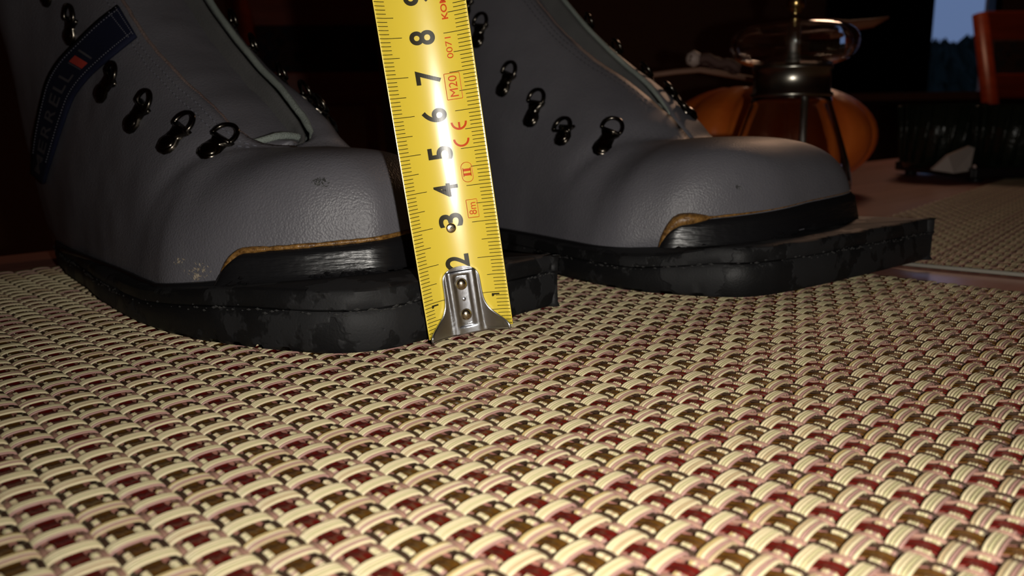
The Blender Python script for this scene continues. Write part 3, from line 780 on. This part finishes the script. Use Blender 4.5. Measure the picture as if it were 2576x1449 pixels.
# strap on the left boot
def hit(B, x, y):
    h = B['bvh'].ray_cast(EYE, ray(x, y), 3.0)
    return (h[0], h[1] if h[1].dot(ray(x, y)) < 0 else -h[1]) if h[0] else None
sroot = B1['root']; inv1 = B1['inv']
T_ = catmull([(x, y, 0) for x, y in ((302, 18), (250, 58), (200, 106), (152, 156), (124, 205), (108, 265), (95, 330), (88, 390), (85, 440))], 8)
Bt = catmull([(x, y, 0) for x, y in ((348, 96), (316, 122), (272, 158), (228, 198), (192, 245), (168, 305), (148, 365), (130, 420), (116, 466))], 8)
def strap_pt(u, v, off):
    f = u*(len(T_)-1); i = min(int(f), len(T_)-2); t = f - i
    p = T_[i].lerp(T_[i+1], t).lerp(Bt[i].lerp(Bt[i+1], t), v); h = hit(B1, p.x, p.y)
    if not h: return None
    return inv1 @ (h[0] + h[1]*off*S) / S
rows = []
for i in range(61):
    r = [strap_pt(i/60, j/8, 1.0) for j in range(9)]
    if all(q is not None for q in r): rows.append(r)
mb = MB(); mb.grid(rows); strap = mb.build('strap', M['navy'], sroot); q = strap.modifiers.new('s', 'SOLIDIFY'); q.thickness = 0.0011; q.offset = 0
def strap_tube(pts, r, m, name):
    mb = MB()
    for a, b in zip(pts, pts[1:]):
        if a is not None and b is not None: mb.tube([a, (a+b)/2, b], [r*.5, r, r*.5], 5)
    if mb.v: o = mb.build(name, m, strap); o['kind'] = 'stuff'
for v in (0.13, 0.87):
    pts = [strap_pt(i/140, v, 1.75) for i in range(3, 122)]
    mb = MB()
    for a, b in zip(pts[::2], pts[1::2]):
        if a is not None and b is not None: mb.tube([a, (a+b)/2, b], [0.1, 0.22, 0.1], 5)
    o = mb.build('stitch_row', M['thread'], strap); o['kind'] = 'stuff'
for u in (0.02, 0.06):
    pts = [strap_pt(u, 0.04 + j/30*0.92, 1.75) for j in range(31)]
    mb = MB()
    for a, b in zip(pts[::2], pts[1::2]):
        if a is not None and b is not None: mb.tube([a, (a+b)/2, b], [0.1, 0.22, 0.1], 5)
    o = mb.build('stitch_row', M['thread'], strap); o['kind'] = 'stuff'
# printed patch and lettering mapped on the strap
def patch(u0, u1, v0, v1, m, name, n=6, skew=0.0):
    rows = [[strap_pt(u0 + (u1-u0)*i/n + skew*(v0 + (v1-v0)*j/n), v0 + (v1-v0)*j/n, 1.65) for j in range(n+1)] for i in range(n+1)]
    if all(q is not None for r in rows for q in r): mb = MB(); mb.grid(rows); mb.build(name, m, strap)
patch(0.305, 0.345, 0.30, 0.72, M['print_red'], 'red_emblem')
patch(0.270, 0.280, 0.26, 0.70, M['print_grey'], 'emblem_bar')
patch(0.349, 0.355, 0.30, 0.72, M['print_grey'], 'emblem_bar')
def text_mesh(s, bold=0.0, spacing=1.0):
    cu = bpy.data.curves.new('t', 'FONT'); cu.body = s; cu.size = 1; cu.align_x = 'CENTER'; cu.align_y = 'CENTER'; cu.offset = bold
    cu.space_character = spacing; cu.resolution_u = 8
    o = bpy.data.objects.new('t', cu); C.objects.link(o); bpy.context.view_layer.update()
    dg = bpy.context.evaluated_depsgraph_get(); me = bpy.data.meshes.new_from_object(o.evaluated_get(dg))
    bpy.data.objects.remove(o)
    v = [p.co.copy() for p in me.vertices]; f = [tuple(p.vertices) for p in me.polygons]; bpy.data.meshes.remove(me)
    x0, x1 = min(p.x for p in v), max(p.x for p in v); y0, y1 = min(p.y for p in v), max(p.y for p in v)
    bm = bmesh.new(); bv = [bm.verts.new(p) for p in v]
    for q in f:
        try: bm.faces.new([bv[i] for i in q])
        except ValueError: pass
    for k in range(1, 12):
        bmesh.ops.bisect_plane(bm, geom=bm.verts[:] + bm.edges[:] + bm.faces[:], plane_co=(0, y0 + (y1-y0)*k/12, 0), plane_no=(0, 1, 0))
    bm.verts.index_update(); v = [p.co.copy() for p in bm.verts]; f = [tuple(p.index for p in q.verts) for q in bm.faces]; bm.free()
    return [((p.x-x0)/(x1-x0), (p.y-y0)/(y1-y0)) for p in v], f
cursor = 0.97
LET = 'MERRELL'; us = [(0.94, 0.845), (0.825, 0.765), (0.745, 0.685), (0.665, 0.605), (0.585, 0.535), (0.515, 0.465), (0.445, 0.395)]
for ch, (ua, ub) in zip(LET, us):
    v, f = text_mesh(ch, 0.01)
    pts = [strap_pt(ua + (ub-ua)*x, 0.68 - 0.36*y, 1.65) for x, y in v]
    if all(p is not None for p in pts):
        mb = MB(); mb.add(pts, f); mb.build('letter', M['print_grey'], strap, False)

# ------------------------------------------------------------------ tape measure
tt = Vector((-0.123, 0.004, 0.992)).normalized(); tw = Vector((0.963, 0.225, 0.115)); tw = (tw - tt*tw.dot(tt)).normalized(); tn = tw.cross(tt).normalized()
# tn points away from or towards the camera: make it point to the camera
if tn.y > 0: tn = -tn
T0 = Vector((-22.6, 206.6, 0.55))
tape = empty('tape_measure', 'yellow steel tape measure blade standing upright before the left boot', 'tape measure', (T0.x, T0.y, 0))
RAD = 12.6; HALF = 12.5/RAD
def TP(a, h, off=0.0):
    """a = 0..25 across the blade, h = mm along it, off = towards the camera"""
    th = (a - 12.5)/RAD * 0.80; r = RAD/0.80
    x = r*math.sin(th); dep = r*math.cos(HALF*0.8) - r*math.cos(th)      # 0 at the edges, negative in the middle
    nx = -math.sin(th); nd = math.cos(th)
    p = T0 + tt*h + tw*(11.75 + (x*11.75/(r*math.sin(HALF*0.8)))) + tn*dep + (tw*nx + tn*nd)*off
    return p - Vector((T0.x, T0.y, 0))
def tgrid(a0, a1, h0, h1, off, na, nh, m, name, parent=tape, solid=0):
    mb = MB(); mb.grid([[TP(a0 + (a1-a0)*j/na, h0 + (h1-h0)*i/nh, off) for j in range(na+1)] for i in range(nh+1)])
    o = mb.build(name, m, parent)
    if solid: q = o.modifiers.new('s', 'SOLIDIFY'); q.thickness = solid*S; q.offset = 0
    return o
blade = tgrid(0, 25, 0.5, 190, -0.1, 24, 60, M['yellow'], 'blade', tape, 0.16)
mb = MB()
for k in range(1, 190):
    if k % 10 == 0: Ll, Lr = 7.0, 7.3
    elif k % 5 == 0: Ll, Lr = 5.5, 5.4
    else: Ll, Lr = 3.5, 3.8
    for a0, a1 in ((0.15, Ll), (25 - Lr, 24.9)):
        n = 5; w_ = 0.085
        mb.grid([[TP(a0 + (a1-a0)*j/n, k - w_, 0.06) for j in range(n+1)], [TP(a0 + (a1-a0)*j/n, k + w_, 0.06) for j in range(n+1)]])
o = mb.build('tick_marks', M['ink'], blade); o['kind'] = 'stuff'
def tape_text(s, a_c, h_c, height, width, m, bold=0.02, name='print', sp=1.0):
    v, f = text_mesh(s, bold, sp)
    mb = MB(); mb.add([TP(a_c - (y - .5)*height, h_c + (x - .5)*width, 0.07) for x, y in v], f)
    return mb.build(name, m, blade, False)
for k in range(2, 19):
    dh = {3: 1.35, 2: -0.2}.get(k, -0.45)
    s_ = str(k); tape_text(s_, 12.2, k*10 + dh, 6.5, 3.7*len(s_) + 0.4*(len(s_)-1), M['ink'], 0.022, 'number')
for a_, h_ in ((3.9, 9.0), (21.2, 9.2)):      # the two small 1s beside the hook
    mb = MB()
    for (a0, a1, h0, h1) in ((-1.1, 1.1, -0.02, 0.40), (-1.1, -0.62, -0.45, 0.0), (-0.70, -0.42, -0.30, 0.0)):
        mb.grid([[TP(a_ + a0 + (a1-a0)*j/4, h_ + h, 0.07) for j in range(5)] for h in (h0, h1)])
    mb.build('number', M['ink'], blade, False)
def tape_loop(a_c, h_c, wa, wh, r, m, name, th=0.09):
    pts = []
    for cx, cy, a0 in ((wa/2-r, wh/2-r, 0), (-wa/2+r, wh/2-r, 90), (-wa/2+r, -wh/2+r, 180), (wa/2-r, -wh/2+r, 270)):
        for k in range(7): a = math.radians(a0 + 15*k); pts.append((cx + r*math.cos(a), cy + r*math.sin(a)))
    P2 = []
    for (x0, y0), (x1, y1) in zip(pts, pts[1:] + pts[:1]):
        n_ = max(1, int(math.hypot(x1-x0, y1-y0)/0.8))
        P2 += [(x0 + (x1-x0)*t/n_, y0 + (y1-y0)*t/n_) for t in range(n_)]
    mb = MB(); mb.tube([TP(a_c + x, h_c + y, 0.03) for x, y in P2], th, 4, closed=True); return mb.build(name, m, blade)
R_ = M['ink_red']
tape_text('8m', 18.4, 33.7, 2.0, 3.3, R_, 0.0, 'print'); tape_loop(18.4, 33.7, 2.9, 4.9, 0.15, R_, 'print_box')
tape_text('II', 18.4, 43.6, 2.1, 1.9, R_, 0.02, 'print'); tape_loop(18.4, 43.6, 2.9, 5.3, 1.35, R_, 'print_box')
mb = MB()
for dh in (-0.4, 0.0):
    for da in (-1.0, 1.0): mb.grid([[TP(18.4 + da - .08, 43.6 - 1.2, 0.075), TP(18.4 + da + .08, 43.6 - 1.2, 0.075)], [TP(18.4 + da - .08, 43.6 + 1.2, 0.075), TP(18.4 + da + .08, 43.6 + 1.2, 0.075)]])
mb.build('print', R_, blade, False)
def arc_band(a_c, h_c, r0, r1, m):
    mb = MB(); rows = []
    for k in range(19):
        t = math.radians(0 + 180*k/18)     # open towards +h (reading direction)
        rows.append([TP(a_c + r*math.cos(t), h_c - r*math.sin(t), 0.07) for r in (r0, r1)])
    mb.grid(rows); return mb
arc_band(18.2, 52.6, 1.6, 2.15, R_).build('conformity_mark', R_, blade)
mb = arc_band(18.2, 57.1, 1.6, 2.15, R_); mb.grid([[TP(17.95, 55.4, 0.07), TP(18.45, 55.4, 0.07)], [TP(17.95, 57.0, 0.07), TP(18.45, 57.0, 0.07)]]); mb.build('conformity_mark', R_, blade)
tape_text('M20', 18.2, 66.4, 2.2, 5.4, R_, 0.0, 'print'); tape_loop(18.2, 66.4, 4.0, 6.7, 0.15, R_, 'print_box')
tape_text('0071', 18.6, 76.2, 1.6, 5.4, R_, 0.0, 'print')
tape_text('KOMELON', 18.7, 89.9, 1.65, 13.0, R_, 0.022, 'print')
# rivet below the 3
def tape_dome(a_c, h_c, r, hgt, m, name, parent, base=0.0):
    mb = MB(); rows = []
    for i in range(8):
        q = i/7*math.pi/2; rows.append([TP(a_c + r*math.cos(q)*math.cos(b), h_c + r*math.cos(q)*math.sin(b), base + hgt*math.sin(q)) for b in [2*math.pi*j/24 for j in range(25)]])
    mb.grid(rows); return mb.build(name, m, parent)
tape_dome(12.0, 29.2, 1.35, 0.35, M['rivet'], 'rivet', tape); tape_dome(12.0, 29.2, 0.45, 0.5, M['steel'], 'rivet_eye', tape)
# end hook: waisted steel plate with raised channel, bent over the end of the blade
prof = [(-0.3, 12.4), (0.8, 12.3), (2.0, 11.3), (3.6, 9.2), (5.5, 7.1), (7.5, 6.0), (9.5, 5.55), (12, 5.4), (15, 5.3), (16.4, 4.9), (17.4, 4.1), (18.1, 2.9), (18.45, 1.5), (18.55, 0.2)]
dn_ = catmull([(a, b, 0) for a, b in prof], 4)
rows = []
for q in dn_:
    h, hw = q.x, max(0.1, q.y); r = []
    for j in range(33):
        f = -1 + j/16; a = 12.3 + f*hw
        u = abs(f*hw); off = 0.55 + 0.75/(1 + math.exp((u - 3.9)*6.0))*(1 if h < 17.2 else 0.5) - 0.30/(1 + math.exp((u - 2.1)*9))*(1 if 1.5 < h < 16.2 else 0)
        # plate stays flatter than the blade
        off += max(0, (abs(a - 12.5)/12.5)**2)*0.3
        r.append(TP(max(0.0, min(25, a)), h, off))
    rows.append(r)
first = rows[0]
lip = []
for k, (dz, dd) in enumerate(((-0.25, -0.1), (-0.45, -0.5), (-0.5, -1.2), (-0.5, -3.2))):
    lip.insert(0, [p + tt*dz*0.6 + tn*dd for p in first])
mb = MB(); mb.grid(lip + rows); hk = mb.build('end_hook', M['steel'], tape); q = hk.modifiers.new('s', 'SOLIDIFY'); q.thickness = 0.00045; q.offset = 0
for h in (13.6, 4.9): tape_dome(12.25, h, 1.75, 1.15, M['rivet'], 'hook_rivet', hk, 0.95)
tape_dome(12.3, 9.3, 0.75, 0.35, M['steel'], 'hook_dimple', hk, 1.0)
tape_loop(12.3, 9.1, 4.6, 13.6, 2.0, M['steel'], 'slot_rim', 0.28).parent = hk
for o in hk.children:
    if o.name.startswith('slot_rim'): o.location = tn*1.0*S

# ------------------------------------------------------------------ things behind
# pumpkin
PY = 700; pc = at(1922, 432, PY); pr = 255/FPX*PY
pk = empty('pumpkin', 'orange ribbed pumpkin behind the glass jar', 'pumpkin', (pc.x, PY, -2.6))
ptop = at(1922, 208, PY).z + 2.6
mb = MB(); rows = []; n = 88
for i in range(25):
    t = -math.pi/2 + math.pi*i/24; row = []
    for k in range(n+1):
        a = 2*math.pi*k/n; rib = abs(math.sin(a*5.5))**0.55; rr = pr*(0.90 + 0.10*rib)*math.cos(t)**0.85 if math.cos(t) > 1e-4 else 0.0
        z = ptop*0.5*(1 + math.sin(t)) - (1 - min(1, rr/(pr*0.45)))*ptop*0.12*(1 if t > 0 else -0.6)
        row.append((rr*math.cos(a), rr*math.sin(a), z))
    rows.append(row)
mb.grid(rows); mb.build('shell', M['pumpkin'], pk)
mb = MB(); mb.tube([(0, 0, ptop*0.86), (3, 2, ptop + 6), (12, 6, ptop + 24)], [16, 10, 11], 8); mb.build('stem', M['stem'], pk)
# straw decoration beside the jar
sw = empty('straw_twig', 'thin dry straw twig sticking out left of the glass jar', 'twig', tuple(at(1690, 190, 640)))
o_ = at(1690, 190, 640)
mb = MB(); mb.tube([at(1618, 192, 640) - o_, at(1700, 181, 640) - o_, at(1760, 176, 640) - o_, at(1900, 200, 650) - o_], 2.2, 6); mb.build('stalk', M['straw'], sw)
sw2 = at(1800, 155, 600)
gr = empty('twine_bow', 'dark twisted twine bow on the pumpkin, left of the jar', 'bow', tuple(sw2))
mb = MB()
for dy in (-4, 0, 4):
    mb.tube([at(1742 + 2*dy, 146, 600 + dy) - sw2] + [at(1760 + k*11, 148 + 3*dy/4*0.8 + k*2.6 + 5*math.sin(k*1.3 + dy), 600 + dy) - sw2 for k in range(10)], 3.4, 6)
mb.build('strands', mat('brown_twine', (0.10, 0.05, 0.04), 0.8), gr)
mb = MB(); mb.lathe([(0.4, -6), (5, -3.5), (6, 0), (5, 3.5), (0.4, 6)], 12, at(1745, 148, 598) - sw2); mb.build('bead', mat('pale_bead', (0.5, 0.38, 0.33), 0.5), gr)
gs_ = at(2200, 60, 700)
lf = empty('straw_leaf', 'dry curled leaf stalk pointing right above the glass lid', 'leaf', tuple(gs_))
mb = MB(); mb.tube([at(2050, 62, 700) - gs_, at(2130, 66, 700) - gs_, at(2195, 58, 700) - gs_, at(2236, 44, 700) - gs_], [6, 5, 4, 1], 6); mb.build('stalk', mat('dry_leaf', (0.25, 0.09, 0.04), 0.7), lf)
# glass jar with flattened stopper
JY = 520; jb = at(1981, 510, JY); k_ = JY/FPX
jar = empty('glass_jar', 'clear glass jar with dark metal collar and flat glass stopper', 'jar', (at(1981, 400, JY).x, JY, -2.6))
zj = lambda py: at(1985, py, JY).z + 2.6
def hollow(mb, prof, th, n=56):
    inner = [(max(0.3, r - th), z) for r, z in prof[::-1]]
    mb.lathe(prof + inner, n, caps=False)
    m = len(prof + inner)
    mb.f.append(tuple(range(n))[::-1]) if False else None
body = [(0.3, 0), (34, 0), (38, 3), (40, 10), (39.5, zj(450)), (37.5, zj(410)), (33.5, zj(360)), (28.5, zj(300)), (25.2, zj(262)), (24.2, zj(240))]
inner = [(22.4, zj(241)), (23.4, zj(262)), (26.6, zj(300)), (31.6, zj(360)), (35.6, zj(410)), (37.5, zj(450)), (37.8, 13), (35, 6), (0.3, 5)]
mb = MB(); mb.lathe(body + inner, 64, caps=False); mb.build('body', M['glass'], jar)
mb = MB(); mb.lathe([(24.4, zj(246)), (25.6, zj(242)), (25.4, zj(236)), (23.9, zj(232)), (23.7, zj(180)), (24.8, zj(176)), (24.8, zj(168)), (17, zj(166)), (0.3, zj(166))], 64, caps=False); mb.build('collar', M['collar'], jar)
lz0, lz1 = zj(168), zj(56); lr = 149*k_
lid = [(0.3, lz0), (lr*0.55, lz0 + 0.3), (lr*0.85, lz0 + (lz1-lz0)*0.14), (lr*0.97, lz0 + (lz1-lz0)*0.32), (lr, lz0 + (lz1-lz0)*0.52), (lr*0.96, lz0 + (lz1-lz0)*0.72), (lr*0.82, lz0 + (lz1-lz0)*0.88), (lr*0.5, lz1 - 0.6), (6.0, lz1), (0.3, lz1)]
lid = [(p.x, p.y) for p in catmull([(a, b, 0) for a, b in lid], 4)]
lid_in = [(max(0.2, r*0.90), lz0 + 2.2 + (z - lz0)*(lz1 - lz0 - 4.4)/(lz1-lz0)) for r, z in lid][::-1]
mb = MB(); mb.lathe(lid, 64, caps=False); mb.lathe(lid_in, 64, caps=False); st_ = mb.build('stopper', M['glass'], jar)
mb = MB(); mb.lathe([(p.x, p.y) for p in catmull([(0.3, lz1 - 1, 0), (4, lz1 + 1, 0), (3.0, lz1 + 5, 0), (5.2, lz1 + 9, 0), (5.6, lz1 + 13, 0), (3.2, lz1 + 18, 0), (4.5, lz1 + 22, 0), (0.3, lz1 + 26, 0)], 4)], 24, caps=False); mb.build('knob', M['brass'], jar)
mb = MB(); mb.lathe([(0.2, lz0 - 0.5), (4.2, lz0), (4.2, lz1 - 1), (0.2, lz1 - 0.5)], 20, caps=False); mb.build('spindle', M['brushed'], st_)

mb = MB(); mb.tube([(2, -20, 6), (1.5, -20, zj(245))], 2.2, 16); mb.build('rod', M['brushed'], jar)

# green glass bowl with paper on a black tray
TY = 820; tq = at(2430, 448, TY)
tray = empty('black_tray', 'flat black tray at the right edge of the table', 'tray', (at(2480, 440, TY).x, TY, -2.6))
mb = MB()
hw_ = (at(2700, 440, TY).x - at(2232, 440, TY).x)/2
mb.box((40, 0, 6), (hw_, 75, 2.5)); mb.box((40, -74, 9), (hw_, 2.5, 5)); mb.box((40, 74, 9), (hw_, 2.5, 5)); mb.box((40-hw_, 0, 9), (2.5, 75, 5)); mb.box((40+hw_, 0, 9), (2.5, 75, 5))
mb.build('tray_base', M['blackplastic'], tray, False, 1.5)
for sx in (-1, 1):
    for sy in (-1, 1): mb = MB(); mb.lathe([(0.3, 0), (6, 0), (6.5, 2), (5, 4), (0.3, 4)], 14, (40 + sx*(hw_-10), sy*62, 0)); mb.build('foot', M['blackplastic'], tray)
def bowl(px0, px1, py0, py1, Y, label):
    cx = at((px0+px1)/2, py1, Y).x; z0 = 6.0; z1 = at((px0+px1)/2, py0, Y).z; r = (px1-px0)/2/FPX*Y
    b = empty('glass_holder', label, 'glass holder', (cx, Y, z0))
    mb = MB(); h = z1 - z0
    mb.lathe([(0.3, 0), (r*.8, 0), (r*.86, h*.1), (r*.93, h*.5), (r, h), (r*.95, h), (r*.88, h*.5), (r*.8, h*.12), (0.3, h*.08)], 40, caps=False); mb.build('cup', M['greenglass'], b)
    mb = MB()
    for k in range(20):
        a = k*math.pi/10; mb.tube([(r*.88*math.cos(a), r*.88*math.sin(a), h*.1), (r*.95*math.cos(a+.1), r*.95*math.sin(a+.1), h*.5), (r*1.01*math.cos(a+.2), r*1.01*math.sin(a+.2), h*.98)], 2.4, 5)
    mb.build('ribs', M['greenglass'], b)
bowl(2262, 2452, 262, 430, 850, 'dark green ribbed glass holder on the tray, left one')
bowl(2450, 2640, 262, 440, 790, 'dark green ribbed glass holder on the tray, right one')
pa = at(2385, 405, 745)
pp_ = [at(2345, 428, 745), at(2385, 392, 745), at(2440, 368, 760), at(2452, 372, 762), at(2440, 430, 750), at(2400, 436, 745)]
mb = MB(); mb.add([p - pa for p in pp_] + [p - pa + Vector((0, 4, 0.5)) for p in pp_], [(0, 1, 2, 3, 4, 5), (6, 11, 10, 9, 8, 7)] + [(i, (i+1) % 6, 6 + (i+1) % 6, 6+i) for i in range(6)])
o = mb.build('paper_napkin', M['paper'], None, False); o.location = pa*S; tag(o, 'folded white paper napkin leaning on the dark green glass holder', 'napkin')

# dining chairs
def chair(loc, rz, label, w=460, h=1000, lean=70):
    c = empty('dining_chair', label, 'chair', loc, rz, 'dining chairs round the table')
    # +y is the direction the sitter faces
    for s in (-1, 1):
        mb = MB(); mb.tube([(s*w*.46, -190, 0), (s*w*.44, -180, 450), (s*w*.43, -200, 700), (s*w*.52, -200 - lean, h)], [17, 22, 22, 19], 8); mb.build('back_post', M['chair'], c)
        mb = MB(); mb.tube([(s*w*.42, 190, 0), (s*w*.44, 195, 440)], [16, 21], 8); mb.build('leg', M['chair'], c)
    def slat(z0, z1, th, nm, m, inset=0):
        rows = []
        for k in range(13):
            f = -1 + k/6; y = -200 - lean*max(0, ((z0+z1)/2 - 700))/(h-700) - 14*(1-f*f); rows.append((f*(w*.47 - inset), y))
        v = [];
        for x, y in rows: v += [(x, y-th, z0), (x, y+th, z0), (x, y+th-3, z1), (x, y-th-3, z1)]
        f_ = []
        for i in range(12):
            for q in range(4): f_.append((i*4+q, i*4+(q+1) % 4, (i+1)*4+(q+1) % 4, (i+1)*4+q))
        f_ += [(3, 2, 1, 0), (48, 49, 50, 51)]
        mb = MB(); mb.add(v, f_); return mb.build(nm, m, c, False, 3)
    slat(h-70, h+5, 13, 'top_rail', M['chair'], -14); slat(h-220, h-156, 11, 'mid_rail', M['chair'], 4); slat(h-157, h-69, 9, 'back_pad', M['upholstery'], 6)
    for k in (-1, 0, 1):
        mb = MB(); mb.box((k*w*.22, -200, (h-220+460)/2), (11, 8, (h-220-460)/2)); mb.build('spindle', M['chair'], c, False, 2)
    mb = MB(); mb.box((0, 0, 440), (w*.48, 205, 22)); mb.build('seat_frame', M['chair'], c, False, 5)
    mb = MB(); mb.box((0, 0, 470), (w*.46, 195, 16)); mb.build('seat', M['upholstery'], c, False, 10)
    for s in (-1, 1): mb = MB(); mb.tube([(s*w*.45, -185, 200), (s*w*.43, 192, 200)], 10, 8); mb.build('stretcher', M['chair'], c)
    return c
chair((-240, 1330, -750), math.radians(180+6), 'red-brown wooden dining chair behind the left boot, with dark back pad', h=1070)
chair((at(2685, 100, 2170).x, 1900, -750), math.radians(180), 'red-brown wooden dining chair at right, in front of the window', h=1075)
chair((-830, 700, -750), math.radians(-100), 'red-brown wooden dining chair at the left end of the table')
